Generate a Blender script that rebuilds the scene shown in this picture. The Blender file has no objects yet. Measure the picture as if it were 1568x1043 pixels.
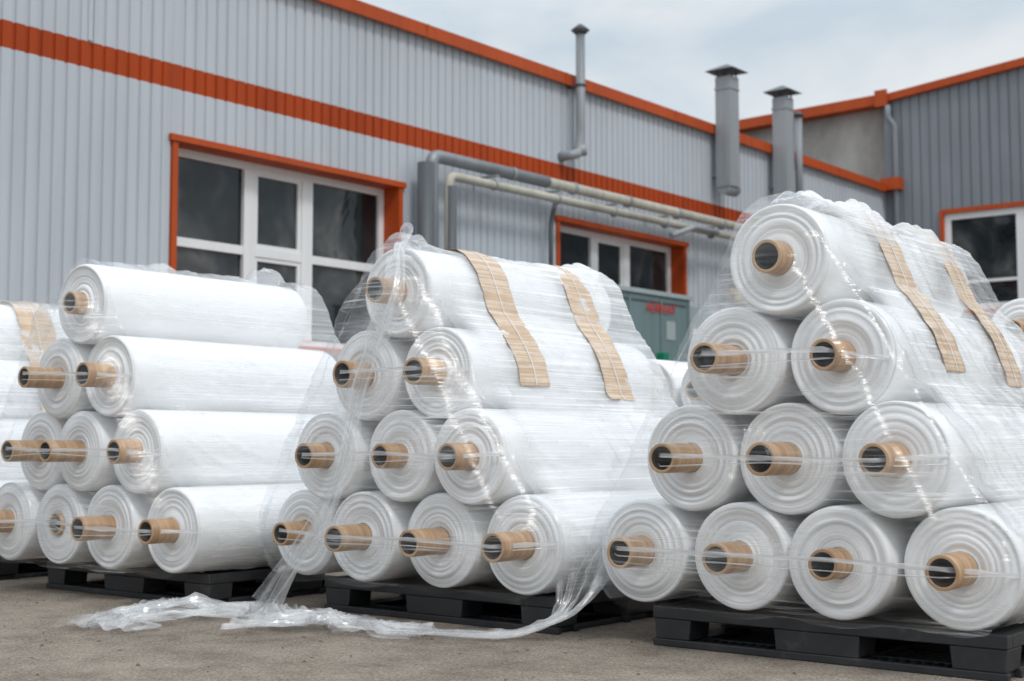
import bpy, math, random
from mathutils import Vector, Matrix, noise
random.seed(7)
R_=math.radians
scene=bpy.context.scene

# ------------------------------------------------------------------ helpers
class MB:
    def __init__(s): s.v=[]; s.f=[]; s.m=[]; s.sm=[]; s.a=[]
    def face(s,idx,m=0,smooth=False): s.f.append(idx); s.m.append(m); s.sm.append(smooth)
    def box(s,x0,x1,y0,y1,z0,z1,m=0):
        b=len(s.v)
        for z in (z0,z1):
            s.v+=[(x0,y0,z),(x1,y0,z),(x1,y1,z),(x0,y1,z)]
        for q in ((0,3,2,1),(4,5,6,7),(0,1,5,4),(1,2,6,5),(2,3,7,6),(3,0,4,7)):
            s.face([b+i for i in q],m)
    def tube(s,pts,r,m=0,seg=16,cap=True):
        pts=[Vector(p) for p in pts]; n=len(pts); b=len(s.v)
        t0=(pts[1]-pts[0]).normalized()
        ref=Vector((0,0,1)) if abs(t0.z)<.9 else Vector((1,0,0))
        side=t0.cross(ref).normalized()
        for i,p in enumerate(pts):
            t=(pts[min(i+1,n-1)]-pts[max(i-1,0)]).normalized()
            side=(side-t*side.dot(t)).normalized(); up=t.cross(side)
            rr=r[i] if isinstance(r,(list,tuple)) else r
            for k in range(seg):
                a=2*math.pi*k/seg
                s.v.append(tuple(p+side*math.cos(a)*rr+up*math.sin(a)*rr))
        for i in range(n-1):
            for k in range(seg):
                k2=(k+1)%seg
                s.face([b+i*seg+k,b+i*seg+k2,b+(i+1)*seg+k2,b+(i+1)*seg+k],m,True)
        if cap:
            s.face([b+k for k in range(seg)][::-1],m); s.face([b+(n-1)*seg+k for k in range(seg)],m)
    def obj(s,name,mats,parent=None,bevel=0,loc=(0,0,0)):
        me=bpy.data.meshes.new(name); me.from_pydata(s.v,[],s.f)
        for m in mats: me.materials.append(m)
        me.polygons.foreach_set("material_index",s.m)
        me.polygons.foreach_set("use_smooth",s.sm)
        if s.a:
            at=me.attributes.new("dens",'FLOAT','POINT'); at.data.foreach_set("value",s.a)
        me.update()
        o=bpy.data.objects.new(name,me); scene.collection.objects.link(o); o.location=loc
        if parent: o.parent=parent
        if bevel:
            b=o.modifiers.new("bev","BEVEL"); b.width=bevel; b.segments=2; b.limit_method='ANGLE'
        return o
def empty(name,loc=(0,0,0)):
    o=bpy.data.objects.new(name,None); scene.collection.objects.link(o); o.location=loc; return o
def bend(pts,rad,n=6):
    out=[Vector(pts[0])]
    for i in range(1,len(pts)-1):
        p=Vector(pts[i]); a=(Vector(pts[i-1])-p).normalized(); c=(Vector(pts[i+1])-p).normalized()
        p0=p+a*rad; p1=p+c*rad
        for k in range(n+1):
            t=k/n; out.append((1-t)**2*p0+2*t*(1-t)*p+t*t*p1)
    out.append(Vector(pts[-1])); return out
def N3(x,y,z): return noise.noise(Vector((x,y,z)))

# ------------------------------------------------------------------ materials
class NT:
    def __init__(s,name):
        s.mat=bpy.data.materials.new(name); s.mat.use_nodes=True; s.t=s.mat.node_tree
        s.t.nodes.clear(); s.out=s.t.nodes.new("ShaderNodeOutputMaterial")
    def n(s,typ): return s.t.nodes.new(typ)
    def l(s,a,b): s.t.links.new(a,b)
    def coords(s,scale=(1,1,1),rot=(0,0,0)):
        tc=s.n("ShaderNodeTexCoord"); mp=s.n("ShaderNodeMapping"); mp.inputs["Scale"].default_value=scale
        mp.inputs["Rotation"].default_value=rot; s.l(tc.outputs["Object"],mp.inputs["Vector"]); return mp.outputs[0]
    def noise(s,vec,scale=1,detail=4,rough=.55,dist=0):
        nd=s.n("ShaderNodeTexNoise"); nd.inputs["Scale"].default_value=scale; nd.inputs["Detail"].default_value=detail
        nd.inputs["Roughness"].default_value=rough; nd.inputs["Distortion"].default_value=dist
        if vec is not None: s.l(vec,nd.inputs["Vector"])
        return nd.outputs["Fac"]
    def ramp(s,fac,stops):
        r=s.n("ShaderNodeValToRGB"); e=r.color_ramp.elements
        while len(e)<len(stops): e.new(.5)
        for el,(p,c) in zip(e,stops):
            el.position=p; el.color=(c,c,c,1) if isinstance(c,(int,float)) else (*c,1)
        s.l(fac,r.inputs[0]); return r.outputs[0]
    def math(s,op,a,b=None,clamp=False):
        m=s.n("ShaderNodeMath"); m.operation=op; m.use_clamp=clamp
        for i,x in enumerate((a,b)):
            if x is None: continue
            if isinstance(x,(int,float)): m.inputs[i].default_value=x
            else: s.l(x,m.inputs[i])
        return m.outputs[0]
    def mix(s,fac,a,b,mode='MIX'):
        m=s.n("ShaderNodeMix"); m.data_type='RGBA'; m.blend_type=mode
        for sock,x in ((m.inputs[0],fac),(m.inputs[6],a),(m.inputs[7],b)):
            if isinstance(x,(int,float)): sock.default_value=x if sock==m.inputs[0] else (x,x,x,1)
            elif isinstance(x,tuple): sock.default_value=(*x,1)
            else: s.l(x,sock)
        return m.outputs[2]
    def bump(s,h,strength=.3,dist=.01,nrm=None):
        b=s.n("ShaderNodeBump"); b.inputs["Strength"].default_value=strength; b.inputs["Distance"].default_value=dist
        s.l(h,b.inputs["Height"])
        if nrm is not None: s.l(nrm,b.inputs["Normal"])
        return b.outputs[0]
    def pbr(s,col,rough=.5,nrm=None,metal=0,spec=.5):
        p=s.n("ShaderNodeBsdfPrincipled")
        if isinstance(col,tuple): p.inputs["Base Color"].default_value=(*col,1)
        else: s.l(col,p.inputs["Base Color"])
        if isinstance(rough,(int,float)): p.inputs["Roughness"].default_value=rough
        else: s.l(rough,p.inputs["Roughness"])
        p.inputs["Metallic"].default_value=metal; p.inputs["Specular IOR Level"].default_value=spec
        if nrm is not None: s.l(nrm,p.inputs["Normal"])
        s.l(p.outputs[0],s.out.inputs[0]); return p

def painted(name,col,var=.18,rough=.45,metal=0,spec=.5):
    t=NT(name)
    a=t.noise(t.coords((.6,.6,.25)),1.3,4)
    b=t.noise(t.coords((9,9,.35)),1.0,4,.6)
    f=t.math('ADD',t.math('MULTIPLY',a,.5),t.math('MULTIPLY',b,.5))
    c=t.ramp(f,[(.3,tuple(x*(1-var) for x in col)),(.55,col),(.75,tuple(min(1,x*(1+var*.5)) for x in col))])
    t.pbr(c,rough,None,metal,spec)
    return t.mat
M={}
M['wall']=painted("cladding_grey",(.485,.52,.565),.14,.5,spec=.35)
M['wall2']=painted("cladding_dark_grey",(.22,.24,.27),.22,.5,spec=.3)
M['orange']=painted("paint_orange",(.39,.056,.010),.3,.55,spec=.2)
M['orange2']=painted("trim_orange",(.45,.072,.014),.25,.5,spec=.25)
M['white']=painted("frame_white",(.78,.79,.80),.08,.35)
M['pipe']=painted("pipe_grey",(.24,.26,.28),.3,.4,metal=.2)
M['pipedark']=painted("pipe_dark_grey",(.085,.095,.105),.3,.5)
M['insul']=painted("pipe_insulation",(.46,.44,.38),.4,.6)
M['beige']=painted("pipe_beige",(.48,.38,.24),.25,.5)
M['galv']=painted("galvanised_steel",(.31,.33,.35),.35,.55,metal=.15)
M['contain']=painted("container_green_grey",(.15,.215,.225),.2,.45,spec=.3)
M['contain2']=painted("cabinet_light",(.33,.39,.40),.2,.45,spec=.3)
M['green']=painted("paint_green",(.0,.20,.11),.2,.4)
M['red']=painted("ink_red",(.60,.04,.03),.1,.5)
M['redink']=painted("ink_red_faded",(.72,.35,.34),.2,.5)
M['roof']=painted("roof_felt",(.12,.12,.125),.2,.8)
t=NT("concrete"); c=t.ramp(t.noise(t.coords((1,1,.6)),1.2,7,.65),[(.3,(.23,.22,.20)),(.5,(.36,.345,.32)),(.7,(.48,.465,.43))])
t.pbr(c,.9); M['concrete']=t.mat
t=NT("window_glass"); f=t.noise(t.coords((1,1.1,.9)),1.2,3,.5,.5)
c=t.ramp(f,[(.35,(.008,.011,.013)),(.50,(.020,.025,.028)),(.60,(.055,.058,.058)),(.66,(.10,.10,.097)),(.70,(.03,.03,.03))]); t.pbr(c,.03,t.bump(f,.10,.08),spec=.5); M['glass']=t.mat  # paler blotches in the base colour paint vague reflections on the panes
# ground
t=NT("dusty_asphalt"); big=t.noise(t.coords((1,1,1)),.8,5,.62,.6); mid=t.noise(t.coords((1,1,1)),5,5,.7); fine=t.noise(t.coords((1,1,1)),90,3,.8)
vor=t.n("ShaderNodeTexVoronoi"); vor.inputs["Scale"].default_value=110; t.l(t.coords(),vor.inputs["Vector"])
c=t.ramp(big,[(.36,(.155,.125,.10)),(.47,(.26,.22,.18)),(.56,(.31,.265,.22)),(.68,(.38,.33,.275))])
c=t.mix(.45,c,t.ramp(mid,[(.32,(.12,.10,.083)),(.48,(.27,.23,.19)),(.72,(.42,.365,.31))]))
c=t.mix(1,c,t.ramp(fine,[(.3,.42),(.5,.97),(.68,1.4)]),'MULTIPLY')
c=t.mix(.5,c,t.mix(1,c,t.ramp(vor.outputs["Color"],[(0,.5),(.5,.95),(1,1.5)]),'MULTIPLY'))
h=t.math('ADD',t.math('MULTIPLY',fine,.6),t.math('MULTIPLY',vor.outputs["Distance"],-.5)); h=t.math('ADD',h,mid)
t.pbr(c,.92,t.bump(h,.8,.014),spec=.2); M['ground']=t.mat
# roll plastic
t=NT("white_film_roll")
tc=t.n("ShaderNodeTexCoord"); sp=t.n("ShaderNodeSeparateXYZ"); t.l(tc.outputs["Object"],sp.inputs[0])
rad=t.math('SQRT',t.math('ADD',t.math('MULTIPLY',sp.outputs[0],sp.outputs[0]),t.math('MULTIPLY',sp.outputs[2],sp.outputs[2])))
cb=t.n("ShaderNodeCombineXYZ"); t.l(rad,cb.inputs[0])
oi=t.n("ShaderNodeObjectInfo"); t.l(t.math('MULTIPLY',oi.outputs["Random"],40),cb.inputs[1])
r1=t.noise(cb.outputs[0],95,3,.8)
isf=t.math('LESS_THAN',sp.outputs[1],.012)
c1=t.ramp(r1,[(.30,(.56,.575,.59)),(.42,(.75,.76,.77)),(.52,(.83,.835,.84)),(.64,(.88,.88,.88))])
side=t.noise(t.coords((5,.7,5)),2.2,3,.55)
c2=t.ramp(side,[(.3,(.87,.876,.886)),(.6,(.93,.93,.93))])
c=t.mix(isf,c2,c1)
h=t.math('ADD',t.math('MULTIPLY',t.math('MULTIPLY',r1,isf),.6),side)
t.pbr(c,.19,t.bump(h,.30,.014),spec=.6)
M['roll']=t.mat
# cardboard
t=NT("cardboard_core"); a=t.noise(t.coords((3,30,3),(0,0,.5)),1.5,4,.6)
c=t.ramp(a,[(.28,(.30,.165,.08)),(.5,(.45,.275,.145)),(.7,(.56,.37,.215))])
t.pbr(c,.38,t.bump(a,.2,.004)); M['core']=t.mat
t=NT("cardboard_inside_shade"); a=t.noise(t.coords((1,1,1)),20,2); t.pbr(t.ramp(a,[(.3,(.022,.018,.016)),(.7,(.06,.048,.04))]),.6); M['core_shade']=t.mat  # shade of the tube bore painted in as near-black cardboard
t=NT("paper_tape"); a=t.noise(t.coords((1,1,1)),9,4,.6); b=t.noise(t.coords((1.2,1.2,80)),1.5,4,.65)
c=t.mix(.6,t.ramp(a,[(.3,(.45,.31,.195)),(.65,(.60,.44,.30))]),t.ramp(b,[(.35,(.43,.29,.18)),(.50,(.58,.43,.29)),(.56,(.82,.76,.69)),(.61,(.56,.42,.29)),(.7,(.85,.80,.74))]))
t.pbr(c,.25,t.bump(b,.4,.006)); M['paper']=t.mat
t=NT("black_plastic"); a=t.noise(t.coords((1,1,1)),6,5,.65); c=t.ramp(a,[(.35,(.013,.014,.016)),(.6,(.026,.027,.03)),(.78,(.10,.09,.075))])
t.pbr(c,t.ramp(a,[(.3,.4),(.7,.7)]),None); M['black']=t.mat
t=NT("debris_brown"); t.pbr((.13,.085,.05),.8); M['debris']=t.mat

def film(name,base,amp,facing,gl,sc=(1.2,.6,70),rough=.10,bst=.4,trl=.45):
    t=NT(name)
    at=t.n("ShaderNodeAttribute"); at.attribute_name="dens"
    s1=t.noise(t.coords(sc),1.4,3,.65,.15)
    streak=t.ramp(s1,[(.50,0),(.60,.35),(.70,1)])
    k=t.math('MULTIPLY',t.math('ADD',t.math('MULTIPLY',streak,amp),base),at.outputs["Fac"])
    k=t.math('MINIMUM',k,.95)
    nb=t.bump(s1,bst,.010)
    lw=t.n("ShaderNodeLayerWeight"); lw.inputs[0].default_value=.35; t.l(nb,lw.inputs["Normal"])
    fg=t.math('ADD',t.math('MULTIPLY',t.math('POWER',lw.outputs["Facing"],2.5),facing),gl,True)
    tr=t.n("ShaderNodeBsdfTransparent"); tr.inputs[0].default_value=(.98,.985,.99,1)
    df=t.n("ShaderNodeBsdfDiffuse"); df.inputs[0].default_value=(.92,.93,.94,1); t.l(nb,df.inputs["Normal"])
    tl=t.n("ShaderNodeBsdfTranslucent"); tl.inputs[0].default_value=(.92,.93,.94,1)
    m0=t.n("ShaderNodeMixShader"); m0.inputs[0].default_value=trl; t.l(df.outputs[0],m0.inputs[1]); t.l(tl.outputs[0],m0.inputs[2])
    m1=t.n("ShaderNodeMixShader"); t.l(k,m1.inputs[0]); t.l(tr.outputs[0],m1.inputs[1]); t.l(m0.outputs[0],m1.inputs[2])
    g=t.n("ShaderNodeBsdfGlossy"); g.inputs["Roughness"].default_value=rough; g.inputs[0].default_value=(.97,.97,.97,1); t.l(nb,g.inputs["Normal"])
    m2=t.n("ShaderNodeMixShader"); t.l(fg,m2.inputs[0]); t.l(m1.outputs[0],m2.inputs[1]); t.l(g.outputs[0],m2.inputs[2])
    t.l(m2.outputs[0],t.out.inputs[0]); return t.mat
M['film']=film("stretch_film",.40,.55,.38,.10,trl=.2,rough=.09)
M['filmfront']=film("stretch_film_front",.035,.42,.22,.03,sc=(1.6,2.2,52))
M['loose']=film("loose_film",.24,.32,.35,.07,sc=(6,6,8),bst=.3,rough=.2)
M['strap']=film("stretched_film_strand",.62,.3,.2,.06,sc=(4,4,90))

# ------------------------------------------------------------------ ground
g=MB(); g.v=[(-400,-400,0),(400,-400,0),(400,400,0),(-400,400,0)]; g.face([0,1,2,3]); g.obj("ground",[M['ground']])
d=MB()
for i in range(420):
    x=random.uniform(-6.5,0.3); y=random.uniform(2.2,4.6)
    r=random.choice([.003,.004,.005,.008,.012]); b=len(d.v); n=5; a0=random.random()*6
    for k in range(n):
        a=a0+k*6.283/n; q=r*random.uniform(.6,1.3); d.v.append((x+math.cos(a)*q,y+math.sin(a)*q*.7,.001))
    d.v.append((x,y,r*random.uniform(.3,.8)))
    for k in range(n): d.face([b+k,b+(k+1)%n,b+n])
d.obj("ground_debris",[M['debris']])

# ------------------------------------------------------------------ rolls
def roll(name,x,y,z,R,L,p,coreR=.056,seed=0):
    rnd=random.Random(seed); m=MB(); seg=72
    prof=[]
    n=26; rc=coreR+.001
    dish=rnd.uniform(-.014,.010); w1=rnd.random()*9
    for i in range(n):
        t=i/(n-1); r=rc+(R-.012-rc)*t
        off=.0075*N3(t*8,w1,0)+rnd.uniform(-.0018,.0018)
        prof.append((r,off+dish*math.sin(t*3.14)))
    prof+=[(R-.006,.001),(R-.0015,.007),(R,.016)]
    ns=14
    for i in range(1,ns): prof.append((R+rnd.uniform(-.0010,.0010),.016+(L-.032)*i/ns))
    prof+=[(R,L-.016),(R-.004,L-.004),(R-.014,L)]
    prof+=[(rc,L+rnd.uniform(-.004,.004))]
    ph=rnd.random()*6
    for j,(r,yy) in enumerate(prof):
        for k in range(seg):
            a=6.28318*k/seg
            w=1+.005*math.sin(2*a+ph)+.002*math.sin(5*a+ph*2+j*.2)
            dy=.003*math.sin(a+ph+j*.25) if j<n else 0
            m.v.append((r*w*math.cos(a),yy+dy,r*w*math.sin(a)))
    for j in range(len(prof)-1):
        for k in range(seg):
            k2=(k+1)%seg; m.face([j*seg+k,(j+1)*seg+k,(j+1)*seg+k2,j*seg+k2],0,True)
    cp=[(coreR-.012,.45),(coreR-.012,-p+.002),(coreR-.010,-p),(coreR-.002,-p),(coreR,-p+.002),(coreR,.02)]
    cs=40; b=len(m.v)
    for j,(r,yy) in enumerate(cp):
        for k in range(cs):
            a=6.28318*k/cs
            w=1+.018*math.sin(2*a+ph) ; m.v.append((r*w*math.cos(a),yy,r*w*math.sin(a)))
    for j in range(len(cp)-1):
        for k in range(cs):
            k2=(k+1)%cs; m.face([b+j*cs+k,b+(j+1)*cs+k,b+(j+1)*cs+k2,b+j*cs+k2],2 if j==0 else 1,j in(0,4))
    m.face([b+k for k in range(cs)],2)  # added plug inside the tube, blocks light from the far end
    b=len(m.v); q=.1
    cp=[(coreR,L-.02),(coreR,L+q),(coreR-.012,L+q),(coreR-.012,L+q-.06)]
    for j,(r,yy) in enumerate(cp):
        for k in range(cs):
            a=6.28318*k/cs; m.v.append((r*math.cos(a),yy,r*math.sin(a)))
    for j in range(3):
        for k in range(cs):
            k2=(k+1)%cs; m.face([b+j*cs+k,b+(j+1)*cs+k,b+(j+1)*cs+k2,b+j*cs+k2],1)
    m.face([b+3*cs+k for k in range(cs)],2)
    o=m.obj(name,[M['roll'],M['core'],M['core_shade']],loc=(x,y,z))
    o.rotation_euler=(rnd.uniform(-.008,.008),rnd.uniform(0,6.28),rnd.uniform(-.014,.014))
    return o

def hull(pts):
    pts=sorted(set(pts))
    def cr(o,a,b): return (a[0]-o[0])*(b[1]-o[1])-(a[1]-o[1])*(b[0]-o[0])
    lo=[]; up=[]
    for p in pts:
        while len(lo)>1 and cr(lo[-2],lo[-1],p)<=0: lo.pop()
        lo.append(p)
    for p in reversed(pts):
        while len(up)>1 and cr(up[-2],up[-1],p)<=0: up.pop()
        up.append(p)
    return lo[:-1]+up[:-1]
def resample(poly,n,closed=True):
    P=poly+[poly[0]] if closed else poly
    ds=[0]
    for a,b in zip(P,P[1:]): ds.append(ds[-1]+math.dist(a,b))
    out=[]; j=0; tot=ds[-1]; cnt=n if closed else n-1
    for i in range(n):
        s=tot*i/cnt
        while j<len(ds)-2 and ds[j+1]<s: j+=1
        f=(s-ds[j])/max(1e-9,ds[j+1]-ds[j]); a,b=P[j],P[j+1]
        out.append((a[0]+(b[0]-a[0])*f,a[1]+(b[1]-a[1])*f))
    return out

def stack(x0,y0,s,D,dz,rows,L=1.4,p=None,tufts=(),tape=(),wrap=True,seed=1,zb=.152,strands=True,front=.2,dn=1.0):
    rnd=random.Random(seed); Rr=D/2; cents=[]
    for r in range(len(rows)):
        for i in range(rows[r]):
            x=x0-(i+r/2)*s+rnd.uniform(-.008,.008); z=zb+Rr+r*dz
            y=y0+rnd.uniform(-.035,.025)-(.015*r)
            pp=p[r][i] if p and r<len(p) and i<len(p[r]) else rnd.uniform(.12,.2)
            roll("plastic_film_roll",x,y,z,Rr-rnd.uniform(0,.008),L+rnd.uniform(-.03,.03),pp,seed=seed*100+r*10+i,coreR=rnd.uniform(.053,.060))
            cents.append((x,y,z,pp,r))
    pts=[]
    for (x,y,z,_,_) in cents:
        for k in range(72):
            a=6.28318*k/72; pts.append((round(x+(Rr+.006)*math.cos(a),5),round(z+(Rr+.006)*math.sin(a),5)))
    H=hull(pts); N=280; H=resample(H,N)
    cx=sum(h[0] for h in H)/N; cz=sum(h[1] for h in H)/N
    if wrap:
        m=MB(); Mn=130; ya=y0-.05; yb=y0+L+.03
        ztop=max(h[1] for h in H)
        def crease(hx,y,hz):
            a=abs(N3(hx*1.2+seed,y*1.4,hz*26+y*3)); b=abs(N3(hx*2,y*4-hz*3,hz*12+seed)); c=abs(N3(hx*2,y*14+hz*6,hz*6+seed*2.))
            dgn=abs(N3(seed*2.,y*5+hz*5,hz*1.5-y))          # long diagonal tension folds
            pat=max(0,N3(hx*1.5,y*1.7,hz*1.8+seed*5)+.15)
            return (max(0,1-a*3.0))**2*.006+.004*b+.022*c*pat+(max(0,1-dgn*6))**2*.009
        for j in range(Mn+1):
            y=ya+(yb-ya)*j/Mn
            for (hx,hz) in H:
                dx,dzv=hx-cx,hz-cz; l=math.hypot(dx,dzv); dx/=l; dzv/=l
                sag=max(0,min(math.hypot(hx-c[0],hz-c[2]) for c in cents)-Rr-.006)
                e=.006+crease(hx,y,hz)-min(.03,sag*.35)
                for (ty,wd,amp) in tufts:
                    g=math.exp(-((y-ty)/wd)**2)*max(0,1-(ztop-hz)/.16)
                    e+=g*amp*(.55+.9*abs(N3(hx*14,y*14,seed*3.3)))
                m.v.append((hx+dx*e,y,hz+dzv*e))
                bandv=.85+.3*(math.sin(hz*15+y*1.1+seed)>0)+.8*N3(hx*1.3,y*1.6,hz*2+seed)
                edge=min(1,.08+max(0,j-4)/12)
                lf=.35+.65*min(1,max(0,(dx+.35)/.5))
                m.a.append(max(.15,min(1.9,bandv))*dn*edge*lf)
        for j in range(Mn):
            for k in range(N):
                k2=(k+1)%N
                if max(H[k][1],H[k2][1])<zb+.03: continue
                m.face([j*N+k,j*N+k2,(j+1)*N+k2,(j+1)*N+k],0,True)
        scs=[1,.985,.965,.94,.91,.88,.84,.79,.73,.66,.59,.52,.45,.38,.31,.24,.17,.1]
        b=len(m.v)
        for q,sc in enumerate(scs):
            bul=min(1,(1-sc)/.26); bul=bul*bul*(3-2*bul)
            for k,(hx,hz) in enumerate(H):
                x=cx+(hx-cx)*sc; z=cz+(hz-cz)*sc
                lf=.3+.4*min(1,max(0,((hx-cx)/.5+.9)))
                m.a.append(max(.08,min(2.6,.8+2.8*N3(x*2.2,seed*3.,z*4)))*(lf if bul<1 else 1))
                if q==0: m.v.append(m.v[k]); continue
                y=ya-front*bul-.02*N3(x*6,seed*2.,z*10)-.008*N3(x*5,seed*2.,z*40)
                m.v.append((x,y,z))
        for q in range(len(scs)-1):
            for k in range(N):
                k2=(k+1)%N
                m.face([b+q*N+k,b+(q+1)*N+k,b+(q+1)*N+k2,b+q*N+k2],1,True)
        m.face([b+(len(scs)-1)*N+k for k in range(N)],1)
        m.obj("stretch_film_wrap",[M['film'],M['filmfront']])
    if strands:
        m=MB()
        for r in range(len(rows)-1):
            row=[c for c in cents if c[4]==r]; row.sort()
            for rep in range(2):
                path=[(row[0][0]-Rr*.95,row[0][1]+.01,row[0][2]+rnd.uniform(-.02,.02))]
                for c in row: path.append((c[0],c[1]-c[3]-.006-.003*rep,c[2]+rnd.uniform(-.012,.012)+(-.02 if rep else .008)))
                path.append((row[-1][0]+Rr*.95,row[-1][1]+.01,row[-1][2]+rnd.uniform(-.02,.02)))
                P=[]
                for a,bb in zip(path,path[1:]):
                    for q in range(8):
                        f=q/8; P.append([a[i]+(bb[i]-a[i])*f for i in range(3)])
                P.append(list(path[-1])); b=len(m.v); hw=.011 if rep==0 else .003
                for i,pt in enumerate(P):
                    w=hw*(.6+.8*abs(N3(i*.35,seed,rep*4.)))
                    for q in range(4):
                        f=q/3-.5; m.v.append((pt[0],pt[1]-.002*math.sin(q*2+i),pt[2]+f*2*w)); m.a.append(1.1)
                for i in range(len(P)-1):
                    for q in range(3): m.face([b+i*4+q,b+i*4+q+1,b+(i+1)*4+q+1,b+(i+1)*4+q],0,True)
        m.obj("stretched_film_strands",[M['strap']])
    for (ty,w,zend,skew) in tape:
        H2=H
        top=max(range(N),key=lambda k:H2[k][1])
        stp=-1 if H2[(top-1)%N][0]>H2[(top+1)%N][0] else 1
        k=(top-stp*6)%N; path=[]
        while H2[k][1]>zend: path.append(H2[k]); k=(k+stp)%N
        if len(path)<3: continue
        NP=70; path=resample(path,NP,False); m=MB(); K=12
        for i,(hx,hz) in enumerate(path):
            f=i/(NP-1); dx,dzv=hx-cx,hz-cz; l=math.hypot(dx,dzv); dx/=l; dzv/=l
            sag=max(0,min(math.hypot(hx-c[0],hz-c[2]) for c in cents)-Rr-.006)
            for q in range(K+1):
                a=(q/K-.5)*w*(1+.06*N3(f*14,q*.1,ty)+.04*N3(f*50,q,ty))
                e=.007*N3(a*22,f*16,seed+ty)+.0175-min(.03,sag*.35)
                m.v.append((hx+dx*e,ty+a+skew*f+.012*N3(f*5,ty,0),hz+dzv*e)); m.a.append(1)
        for i in range(NP-1):
            for q in range(K):
                m.face([i*(K+1)+q,i*(K+1)+q+1,(i+1)*(K+1)+q+1,(i+1)*(K+1)+q],0,True)
        b=len(m.v)
        for i,(hx,hz) in enumerate(path):
            f=i/(NP-1)
            dx,dzv=hx-cx,hz-cz; l=math.hypot(dx,dzv); dx/=l; dzv/=l
            sag=max(0,min(math.hypot(hx-c[0],hz-c[2]) for c in cents)-Rr-.006)
            e=.024-min(.03,sag*.35)
            for q in (-1,1): m.v.append((hx+dx*e,ty+q*.004+skew*f+.012*N3(f*5,ty,0),hz+dzv*e)); m.a.append(1.3)
        for i in range(NP-1): m.face([b+2*i,b+2*i+1,b+2*i+3,b+2*i+2],1,True)
        m.obj("paper_tape_band",[M['paper'],M['strap']])
    return cents,H

def pallet(xr,yf,w=1.36,l=1.25,h=.15):
    m=MB(); x0=xr-w; t=.028
    m.box(x0,xr,yf,yf+.05,h-.045,h); m.box(x0,xr,yf+l-.05,yf+l,h-.045,h)
    m.box(x0,x0+.05,yf+.05,yf+l-.05,h-.045,h); m.box(xr-.05,xr,yf+.05,yf+l-.05,h-.045,h)
    m.box(x0+.05,xr-.05,yf+.05,yf+l-.05,h-.02,h-.004)
    for i in range(9):
        yy=yf+.12+i*(l-.24)/8; m.box(x0+.05,xr-.05,yy,yy+.012,h-.045,h-.02)
    fx=[(x0,x0+.17),(x0+w/2-.17,x0+w/2+.17),(xr-.20,xr)]; fy=[(yf,yf+.15),(yf+l/2-.12,yf+l/2+.12),(yf+l-.15,yf+l)]
    def foot(a,b,c,d,z0,z1,fl):
        k=len(m.v)
        m.v+=[(a+fl,c+.004,z0),(b-fl,c+.004,z0),(b-fl,d-.004,z0),(a+fl,d-.004,z0),(a+.004,c+.004,z1),(b-.004,c+.004,z1),(b-.004,d-.004,z1),(a+.004,d-.004,z1)]
        for q in ((0,3,2,1),(4,5,6,7),(0,1,5,4),(1,2,6,5),(2,3,7,6),(3,0,4,7)): m.face([k+i for i in q],0)
    for (a,b) in fx:
        for (c,d2) in fy: foot(a,b,c,d2,t,h-.046,.012)
    for (c,d2) in fy:
        m.box(x0,xr,c,c+.025,0,t); m.box(x0,xr,d2-.025,d2,0,t)
        n=34
        for i in range(n):
            xx=x0+w*i/n; m.box(xx,xx+.016,c+.025,d2-.025,.002,t-.003)
    for (a,b) in fx: m.box(a+.03,b-.03,yf+.15,yf+l-.15,.001,t-.004)
    return m.obj("plastic_pallet",[M['black']],bevel=.004)

P3=[[.17,.12,.17,.16],[.17,.2,.2],[.14,.21],[.09]]
c3,H3=stack(-1.742,4.53,.42,.41,.36,[4,3,2,1],p=P3,tufts=((4.62,.16,.05),(5.0,.2,.07),(5.55,.08,.05)),tape=((5.02,.19,1.02,-.12),(5.62,.17,1.0,-.12)),seed=3,dn=1.15)
P2=[[.2,.2,.18,.15],[.14,.13,.14],[.15,.15],[.14]]
c2,H2_=stack(-3.556,4.45,.436,.41,.36,[4,3,2,1],p=P2,tufts=((4.46,.07,.05),(5.75,.12,.05)),tape=((4.86,.21,1.02,-.08),(5.5,.21,.97,-.08)),seed=2,dn=1.15)
P1=[[.15,.18,.02,.12],[.13,.2,.2],[.15,.2],[.07]]
c1,H1=stack(-5.405,4.12,.44,.418,.372,[4,3,2,1],p=P1,tufts=((5.25,.06,.09),(4.5,.05,.02)),seed=5,dn=.6)
stack(-7.35,4.2,.43,.41,.362,[4,3,2,1],tape=((4.9,.24,.9,-.05),),tufts=((5.0,.2,.02),),seed=6,strands=False)
stack(-2.17,8.39,.42,.41,.36,[4,3,2,1],seed=8,strands=False,wrap=False)
stack(-3.75,7.05,.42,.41,.36,[4,3,2],seed=9,strands=False,wrap=False)
pallet(-1.60,4.53); pallet(-3.41,4.52); pallet(-5.28,4.26); pallet(-7.2,4.3); pallet(-2.1,8.45); pallet(-3.7,7.1)

def mark(txt,x,y,z,R,ang,size=.03):
    c=bpy.data.curves.new("ink_mark","FONT"); c.body=txt; c.size=size
    o=bpy.data.objects.new("red_ink_mark",c); scene.collection.objects.link(o); c.materials.append(M['redink'])
    n=Vector((math.cos(ang),0,math.sin(ang))); X=Vector((0,1,0)); Y=n.cross(X)
    mt=Matrix((X,Y,n)).transposed().to_4x4(); mt.translation=Vector((x,y,z))+n*(R+.004); o.matrix_world=mt
mark("13 - 50",c1[4][0],4.33,c1[4][2],.205,R_(60),.03)
mark("13 - 50",c1[0][0],4.75,c1[0][2],.205,R_(-25),.035)

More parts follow.
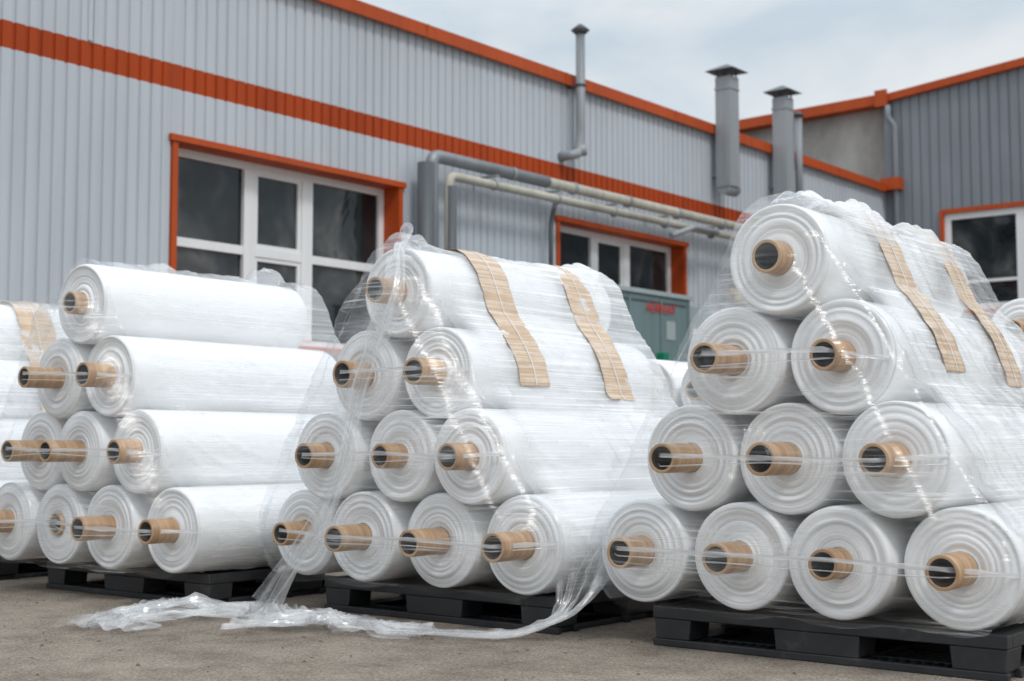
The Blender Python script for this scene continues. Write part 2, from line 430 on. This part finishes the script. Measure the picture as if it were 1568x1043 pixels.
# ------------------------------------------------------------------ loose film
def catmull(P,n):
    P=[Vector(p) for p in P]; Q=[P[0]*2-P[1]]+P+[P[-1]*2-P[-2]]; out=[]
    per=max(2,n//(len(P)-1))
    for i in range(len(P)-1):
        a,b,c,d=Q[i:i+4]
        for k in range(per):
            t=k/per; out.append(.5*((2*b)+(c-a)*t+(2*a-5*b+4*c-d)*t*t+(3*b-a-3*c+d)*t**3))
    out.append(P[-1]); return out
def ribbon(m,P,W,amp,nrm,seed,n=140,K=40,folds=4,crk=.2):
    C=catmull(P,n); N=len(C); b=len(m.v); rnd=random.Random(seed); ph=rnd.random()*10
    for i,p in enumerate(C):
        t=(C[min(i+1,N-1)]-C[max(i-1,0)]).normalized(); nn=Vector(nrm); sd=t.cross(nn).normalized(); up=sd.cross(t).normalized()
        f=i/(N-1); w=W*(.6+.9*abs(N3(f*5,ph,0)))
        for j in range(K+1):
            u=j/K-.5
            pl=abs(((u*folds+1.0*N3(f*3.5,u*1.5,ph))%1)-.5)*2
            cr=1-min(1,abs(N3(f*N*.03,u*6,ph+4))*5)
            zz=amp*(pl*.9+cr*crk)*(1-abs(u)*1.2)+amp*.6*max(0,N3(f*6,u*2,ph+7))
            uu=u*w+.12*w*N3(f*7,u*3,ph+9)
            q=p+sd*uu+up*zz
            if q.z<.004: q.z=.004+.003*abs(noise.noise(q*30))
            m.v.append(tuple(q)); m.a.append(max(.15,.8+1.7*N3(f*7,u*6,ph)))
    for i in range(N-1):
        for j in range(K): m.face([b+i*(K+1)+j,b+i*(K+1)+j+1,b+(i+1)*(K+1)+j+1,b+(i+1)*(K+1)+j],0,True)
m=MB()
hang=[(-4.17,4.60,1.60),(-4.13,4.36,1.63),(-4.07,4.25,1.5),(-4.05,4.19,1.346),(-4.12,4.17,1.17),(-4.19,4.16,.99),(-4.256,4.14,.69),(-4.344,4.11,.463),(-4.56,4.11,.226),(-4.74,4.13,.03)]
ribbon(m,hang,.18,.03,(0,-1,0),1,n=200,folds=3)
ribbon(m,[(a+.03,b-.01,c) for a,b,c in hang],.06,.02,(0,-1,0),2,n=160,K=14,folds=2)
ribbon(m,[(-4.74,4.13,.03),(-4.93,4.2,.01),(-4.90,4.0,.01),(-5.0,3.78,.02),(-5.02,3.6,.01),(-4.92,3.40,.004)],.42,.045,(0,0,1),3,n=150,folds=6)
ribbon(m,[(-4.80,4.1,.01),(-5.05,4.0,.03),(-5.02,3.82,.05),(-5.12,3.66,.02),(-5.02,3.45,.006)],.26,.055,(0,0,1),8,n=110,folds=4)
ribbon(m,[(-4.70,4.16,.03),(-4.52,3.98,.02),(-4.36,3.84,.02),(-4.34,4.02,.03),(-4.2,4.13,.01),(-3.91,4.14,.005),(-3.61,4.2,.005),(-3.42,4.32,.02),(-3.30,4.42,.10),(-3.31,4.6,.28),(-3.33,4.8,.42)],.24,.04,(0,.1,1),4,n=260,folds=5)
ribbon(m,[(-4.52,3.82,.01),(-4.38,3.86,.03),(-4.22,3.98,.03),(-4.05,4.06,.02),(-3.75,4.10,.006)],.34,.055,(0,0,1),5,n=120,folds=6)
ribbon(m,[(-4.70,4.10,.01),(-4.55,4.05,.04),(-4.40,4.0,.04),(-4.2,4.1,.02)],.2,.05,(0,0,1),11,n=90)
m.obj("loose_stretch_film",[M['loose']])

# ------------------------------------------------------------------ main building
wh=empty("metal_clad_warehouse",(-12,10,0))
def ch(o):
    o.parent=wh; o.matrix_parent_inverse=Matrix.Translation((12,-10,0)); return o
WX=-12.0
def corr(m,ya,yb,zs,mats,x=WX,pitch=.145,dep=.021):
    prof=[]; y=ya
    while y<yb-1e-6:
        for (o,dd) in ((0,0),(.098,0),(.105,-dep),(.138,-dep)):
            if y+o<yb: prof.append((y+o,dd))
        y+=pitch
    prof.append((yb,0)); b=len(m.v); n=len(prof)
    for z in zs:
        for (yy,dd) in prof: m.v.append((x+dd,yy,z))
    for k in range(len(zs)-1):
        for i in range(n-1):
            m.face([b+k*n+i,b+k*n+i+1,b+(k+1)*n+i+1,b+(k+1)*n+i],mats[k])
ZS=[0,4.57,4.84,6.09]
W1=(9.10,12.62); W2=(15.9,19.4); wt,wb=4.0,1.9
m=MB()
for (a,b) in ((-8,W1[0]),(W1[1],W2[0]),(W2[1],27.4)): corr(m,a,b,ZS,[0,1,0])
for (a,b) in (W1,W2):
    corr(m,a,b,[0,wb],[0]); corr(m,a,b,[wt,4.57,4.84,6.09],[0,1,0])
for y in (8.02,): m.box(-11.998,-11.985,y,y+.05,4.85,6.0,0)
ch(m.obj("cladding_walls",[M['wall'],M['orange']]))
m=MB(); m.box(-30,-12.35,-8,27.3,5.95,6.08,0); m.box(-12.5,-12.42,-8,27.3,0,1.7); m.box(-30,-12.42,-8.1,-8,0,6.0); ch(m.obj("roof",[M['roof']]))
m=MB(); m.box(-12.20,-11.90,-8,27.38,6.09,6.19,0); m.box(-11.93,-11.895,-8,27.38,6.02,6.088,0)
y=-8
while y<27: m.box(-11.894,-11.888,y,y+.03,6.02,6.19,0); y+=3.0
ch(m.obj("roof_trim",[M['orange2']]))
def window(a,b,name):
    m=MB(); d=.30; xo=WX+.03; xi=WX-d; f=.09
    m.box(xi-.05,xo,a-.02,a+.05,wb,wt+.0,0); m.box(xi-.05,xo,b-.05,b+.02,wb,wt,0)
    m.box(xi-.05,xo+.02,a-.06,b+.06,wt,wt+.07,0); m.box(xi-.05,xo+.03,a-.06,b+.06,wb-.06,wb,0)
    A=a+.05;B=b-.05; xf=xi+.06
    mull=[A+(B-A)*.355,A+(B-A)*.615]
    zt=wt; zb_=wb
    m.box(xi,xf,A,B,zt-f,zt,1); m.box(xi,xf,A,B,zb_,zb_+f,1)
    m.box(xi,xf,A,A+f*.6,zb_+f,zt-f,1); m.box(xi,xf,B-f,B,zb_+f,zt-f,1)
    zm=wb+(wt-wb)*.51
    for q in mull: m.box(xi+.002,xf+.012,q-.085,q+.085,zb_+f,zt-f,1)
    edges=[A+f*.6]+[mull[0]-.085,mull[0]+.085,mull[1]-.085,mull[1]+.085]+[B-f]
    for i in range(0,6,2): m.box(xi+.004,xf+.004,edges[i],edges[i+1],zm-.05,zm+.05,1)
    e0,e1=edges[2],edges[3]
    for (z0,z1) in ((zm+.05,zt-f),(zb_+f,zm-.05)):
        m.box(xi+.01,xf-.01,e0,e0+.05,z0,z1,1); m.box(xi+.01,xf-.01,e1-.05,e1,z0,z1,1)
        m.box(xi+.01,xf-.01,e0+.05,e1-.05,z1-.05,z1,1); m.box(xi+.01,xf-.01,e0+.05,e1-.05,z0,z0+.05,1)
    m.box(xi+.012,xi+.02,A,B,zb_+.02,zt-.02,2)
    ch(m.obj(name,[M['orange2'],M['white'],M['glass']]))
window(*W1,"window"); window(*W2,"window_far")
pp=empty("wall_pipework",(-11.7,13,4))
def pc(o): o.parent=pp; o.matrix_parent_inverse=Matrix.Translation((11.7,-13,-4)); return o
m=MB()
m.tube(bend([(-11.72,12.9,0),(-11.72,12.9,4.43),(-11.72,15.3,4.44)],.14),.085,1)
m.tube([(-11.72,15.2,4.44),(-11.72,24,4.47)],.075,2)
m.tube(bend([(-11.62,13.12,0),(-11.62,13.12,4.19),(-11.62,24,4.26)],.12),.06,2)
m.tube([(-11.74,12.82,0),(-11.74,12.82,4.32)],.115,3); m.tube([(-11.60,13.14,0),(-11.60,13.14,4.05)],.075,3)
for y in (14,15.4,16.8,18.2,19.6,21):
    m.box(-12,-11.55,y,y+.04,4.30,4.33,0); m.tube([(-11.62,y,4.2),(-11.62,y+.03,4.2)],.075,0)
    m.tube([(-11.72,y+.5,4.44),(-11.72,y+.55,4.44)],.092,0)
m.tube(bend([(-11.8,15.65,4.3),(-11.8,15.5,3.9),(-11.8,15.5,2.4)],.15),.035,3)
m.tube(bend([(-11.5,18.2,4.0),(-11.5,18.9,4.22),(-11.5,19.6,4.22)],.1),.045,0)
pc(m.obj("pipe_runs",[M['galv'],M['pipe'],M['insul'],M['pipedark']]))
m=MB()
m.tube(bend([(-11.6,20.4,2.2),(-11.6,20.4,3.75),(-11.6,21.2,3.75),(-11.6,21.2,2.2)],.12),.06,0)
m.tube(bend([(-11.6,20.75,4.2),(-11.6,20.75,3.3),(-11.6,20.1,3.3)],.1),.05,0); m.tube([(-11.5,20.6,3.5),(-11.5,20.9,3.5)],.13,0)
m.tube([(-11.6,20.4,3.1),(-11.6,20.4,3.25)],.1,0); m.tube([(-11.6,21.2,3.1),(-11.6,21.2,3.25)],.1,0)
pc(m.obj("valve_assembly",[M['beige']]))
m=MB(); X=-11.78
m.tube(bend([(-12,16.0,4.95),(X,16.0,4.95),(X,16.16,5.0),(X,16.2,5.3),(X,16.2,6.85)],.08),.07,0)
m.tube([(X,16.2,4.98),(X,16.2,5.12)],.095,0); m.tube([(X,16.2,6.78),(X,16.2,6.84),(X,16.2,6.93)],[.075,.14,.03],1)
m.box(-12,X,16.17,16.23,6.0,6.025,1); m.tube([(X,16.2,6.0),(X,16.2,6.03)],.085,1)
m.obj("exhaust_chimney",[M['galv'],M['pipedark']])
def duct(y,z0,z1,w,n):
    m=MB(); X=-11.72; h=w/2
    m.box(X-h,X+h,y-h,y+h,z0,z1,0)
    for z in (z1-.22,): m.box(X-h-.012,X+h+.012,y-h-.012,y+h+.012,z,z+.03,0)
    m.tube([(X,y-h*.9,z0-.02),(X,y+h*1.6,z0-.02)],h*.8,0); m.box(-12,X-h+.01,y-.06,y+.06,z0+.2,z0+.24,0)
    for (a,b) in ((-1,-1),(1,-1),(-1,1),(1,1)): m.box(X+a*h*.8-.01,X+a*h*.8+.01,y+b*h*.8-.01,y+b*h*.8+.01,z1,z1+.12,1)
    b=len(m.v); q=h*1.9; zc=z1+.1
    m.v+=[(X-q,y-q,zc),(X+q,y-q,zc),(X+q,y+q,zc),(X-q,y+q,zc),(X-.03,y-.03,zc+.13),(X+.03,y-.03,zc+.13),(X+.03,y+.03,zc+.13),(X-.03,y+.03,zc+.13)]
    for f in ((0,3,2,1),(0,1,5,4),(1,2,6,5),(2,3,7,6),(3,0,4,7),(4,5,6,7)): m.face([b+i for i in f],1)
    m.obj(n,[M['galv'],M['pipedark']])
duct(20.35,5.10,6.98,.29,"exhaust_duct"); duct(22.35,5.2,7.02,.28,"exhaust_duct")
m=MB(); X=-11.75; m.tube([(X,23.0,4.9),(X,23.0,6.85)],.07,0); m.tube([(X,23,6.82),(X,23,6.9)],[.12,.04],1); m.obj("exhaust_chimney",[M['galv'],M['pipedark']])

# ------------------------------------------------------------------ annex
an=empty("annex_building",(-8,27.5,0))
def ca(o): o.parent=an; o.matrix_parent_inverse=Matrix.Translation((8,-27.5,0)); return o
m=MB(); AY=27.4
wa,wb2,wz0,wz1=-10.75,-8.7,3.45,5.45
def top(x): return 8.0+(x+12)*.095
segs=[(-12,wa,0,None),(wa,wb2,0,wz0),(wa,wb2,wz1,None),(wb2,3,0,None)]
for (a,b,z0,z1) in segs:
    y=a; pitch=.2; prof=[]
    while y<b-1e-6:
        for (o,dd) in ((0,0),(.15,0),(.16,.025),(.19,.025)):
            if y+o<b: prof.append((y+o,dd))
        y+=pitch
    prof.append((b,0)); bb=len(m.v); n=len(prof)
    for (xx,dd) in prof: m.v.append((xx,AY+dd,z0))
    for (xx,dd) in prof: m.v.append((xx,AY+dd,z1 if z1 else top(xx)))
    for i in range(n-1): m.face([bb+i,bb+i+1,bb+n+i+1,bb+n+i],0)
ca(m.obj("cladding_walls",[M['wall2']]))
m=MB(); m.box(-20,-12.03,AY+.25,AY+.45,0,7.95,0); m.box(-12.03,3,AY+.3,AY+.5,0,3.3,0); ca(m.obj("concrete_wall",[M['concrete']]))
m=MB()
def slope(x0,x1,z0,z1,ya,yb,th,mi):
    b=len(m.v); m.v+=[(x0,ya,z0),(x1,ya,z1),(x1,yb,z1),(x0,yb,z0),(x0,ya,z0+th),(x1,ya,z1+th),(x1,yb,z1+th),(x0,yb,z0+th)]
    for q in ((0,3,2,1),(4,5,6,7),(0,1,5,4),(1,2,6,5),(2,3,7,6),(3,0,4,7)): m.face([b+i for i in q],mi)
slope(-11.95,3,top(-11.95)-.05,top(3)-.05,AY-.12,AY+.1,.16,0)
slope(-20,-12.0,7.8,7.92,AY-.1,AY+.3,.22,0)
m.box(-12.12,-11.86,AY-.2,AY-.13,7.85,8.2,0)
ca(m.obj("roof_trim",[M['orange2']]))
m=MB(); slope(-20,-12,7.9,8.0,AY+.3,AY+20,.05,0); slope(-12,3,7.98,top(3)-.02,AY+.11,AY+20,.05,0); ca(m.obj("roof",[M['roof']]))
m=MB(); m.tube(bend([(-11.85,AY-.15,7.85),(-11.85,AY-.15,7.6),(-11.72,AY-.1,7.4),(-11.72,AY-.1,0)],.06),.06,0); m.box(-12.0,-11.6,AY-.25,AY-.02,6.05,6.3,1); ca(m.obj("downpipe",[M['wall2'],M['orange2']]))
m=MB()
m.box(wa-.08,wb2+.08,AY-.05,AY+.1,wz1,wz1+.09,0); m.box(wa-.08,wa,AY-.05,AY+.1,wz0,wz1,0); m.box(wb2,wb2+.08,AY-.05,AY+.1,wz0,wz1,0); m.box(wa-.08,wb2+.08,AY-.06,AY+.1,wz0-.08,wz0,0)
m.box(wa,wb2,AY+.02,AY+.08,wz1-.13,wz1,1); m.box(wa,wb2,AY+.02,AY+.08,wz0,wz0+.13,1); m.box(wa,wa+.13,AY+.02,AY+.08,wz0+.13,wz1-.13,1); m.box(wb2-.13,wb2,AY+.02,AY+.08,wz0+.13,wz1-.13,1)
m.box(-9.3,-9.12,AY+.018,AY+.078,wz0+.13,wz1-.13,1); m.box(wa+.13,-9.3,AY+.025,AY+.075,4.0,4.06,1)
m.box(wa,wb2,AY+.06,AY+.07,wz0+.02,wz1-.02,2)
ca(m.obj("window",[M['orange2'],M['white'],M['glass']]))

# ------------------------------------------------------------------ equipment container
m=MB(); x0,x1=-11.3,-9.95
m.box(x0,x1,14.0,16.2,.1,2.72,0)
m.box(x0,x1-.05,16.2,17.3,.1,2.66,1)
for y in (14.0,14.7,15.45,16.14): m.box(x1,x1+.015,y,y+.05,.15,2.68,0)
m.box(x1-.02,x1+.03,13.97,16.23,2.72,2.78,1); m.box(x1,x1+.012,14.1,16.1,2.62,2.65,3)
for y in (14.6,15.35): m.box(x1+.016,x1+.05,y,y+.03,1.5,1.9,3)
m.box(x1+.002,x1+.01,15.6,15.82,2.15,2.40,1); m.box(x1-.048,x1-.04,16.35,16.55,2.15,2.35,2)
for z in (1.9,2.0,2.1,2.2,2.3): m.box(x1+.001,x1+.012,14.15,14.55,z,z+.04,3)
m.box(x0,x1,13.98,17.3,0,.1,3)
m.box(x1+.1,x1+.22,15.2,15.32,0,1.95,4)
cc=m.obj("equipment_container",[M['contain'],M['contain2'],M['white'],M['pipedark'],M['green']],bevel=.006)
c=bpy.data.curves.new("lettering","FONT"); c.body="AGREGAT"; c.size=.16; c.extrude=.003; c.materials.append(M['red'])
o=bpy.data.objects.new("lettering",c); scene.collection.objects.link(o); mt=Matrix(((0,0,1),(1,0,0),(0,1,0))).to_4x4(); mt.translation=(x1+.02,15.1,2.5); o.parent=cc; o.matrix_world=mt

# ------------------------------------------------------------------ sky + light
w=bpy.data.worlds.new("World"); scene.world=w; w.use_nodes=True; nt=w.node_tree; nt.nodes.clear()
out=nt.nodes.new("ShaderNodeOutputWorld"); bg=nt.nodes.new("ShaderNodeBackground"); bg.inputs[1].default_value=.1
sk=nt.nodes.new("ShaderNodeTexSky"); sk.sky_type='NISHITA'; sk.sun_disc=False
SE,SAZ=R_(50),R_(112)
sk.sun_elevation=SE; sk.sun_rotation=SAZ
tc=nt.nodes.new("ShaderNodeTexCoord"); mp=nt.nodes.new("ShaderNodeMapping"); mp.inputs["Scale"].default_value=(1,1,2.6)
n1=nt.nodes.new("ShaderNodeTexNoise"); n1.inputs["Scale"].default_value=3.8; n1.inputs["Detail"].default_value=6; n1.inputs["Roughness"].default_value=.52; n1.inputs["Distortion"].default_value=.3
r=nt.nodes.new("ShaderNodeValToRGB"); r.color_ramp.elements[0].position=.38; r.color_ramp.elements[0].color=(.62,.72,.80,1); r.color_ramp.elements[1].position=.58; r.color_ramp.elements[1].color=(.87,.90,.92,1)
mx=nt.nodes.new("ShaderNodeMix"); mx.data_type='RGBA'; mx.inputs[0].default_value=.9
L=nt.links.new
sx=nt.nodes.new("ShaderNodeSeparateXYZ"); L(tc.outputs["Generated"],sx.inputs[0])
mr=nt.nodes.new("ShaderNodeMapRange"); mr.inputs[1].default_value=.28; mr.inputs[2].default_value=1.; mr.inputs[3].default_value=9.7; mr.inputs[4].default_value=20.0; L(sx.outputs[2],mr.inputs[0])
vm=nt.nodes.new("ShaderNodeVectorMath"); vm.operation='SCALE'; L(r.outputs[0],vm.inputs[0]); L(mr.outputs[0],vm.inputs[3])
L(tc.outputs["Generated"],mp.inputs[0]); L(mp.outputs[0],n1.inputs[0]); L(n1.outputs[0],r.inputs[0]); L(sk.outputs[0],mx.inputs[6]); L(vm.outputs[0],mx.inputs[7]); L(mx.outputs[2],bg.inputs[0]); L(bg.outputs[0],out.inputs[0])
sl=bpy.data.lights.new("sun","SUN"); sl.energy=1.3; sl.angle=R_(12); sl.color=(1,.965,.92)
so=bpy.data.objects.new("sun",sl); scene.collection.objects.link(so)
dr=Vector((math.sin(SAZ)*math.cos(SE),math.cos(SAZ)*math.cos(SE),math.sin(SE)))
so.rotation_euler=dr.to_track_quat('Z','Y').to_euler(); so.location=(5,-5,20)

# ------------------------------------------------------------------ camera
cam=bpy.data.cameras.new("camera"); co=bpy.data.objects.new("camera",cam); scene.collection.objects.link(co)
co.location=(0,0,.77); co.rotation_euler=(R_(94.26),0,R_(38.9)); cam.lens=48.7; cam.sensor_width=36; cam.clip_end=2000
cam.dof.use_dof=True; cam.dof.focus_distance=5.3; cam.dof.aperture_fstop=3.2
scene.camera=co
scene.view_settings.view_transform='Standard'
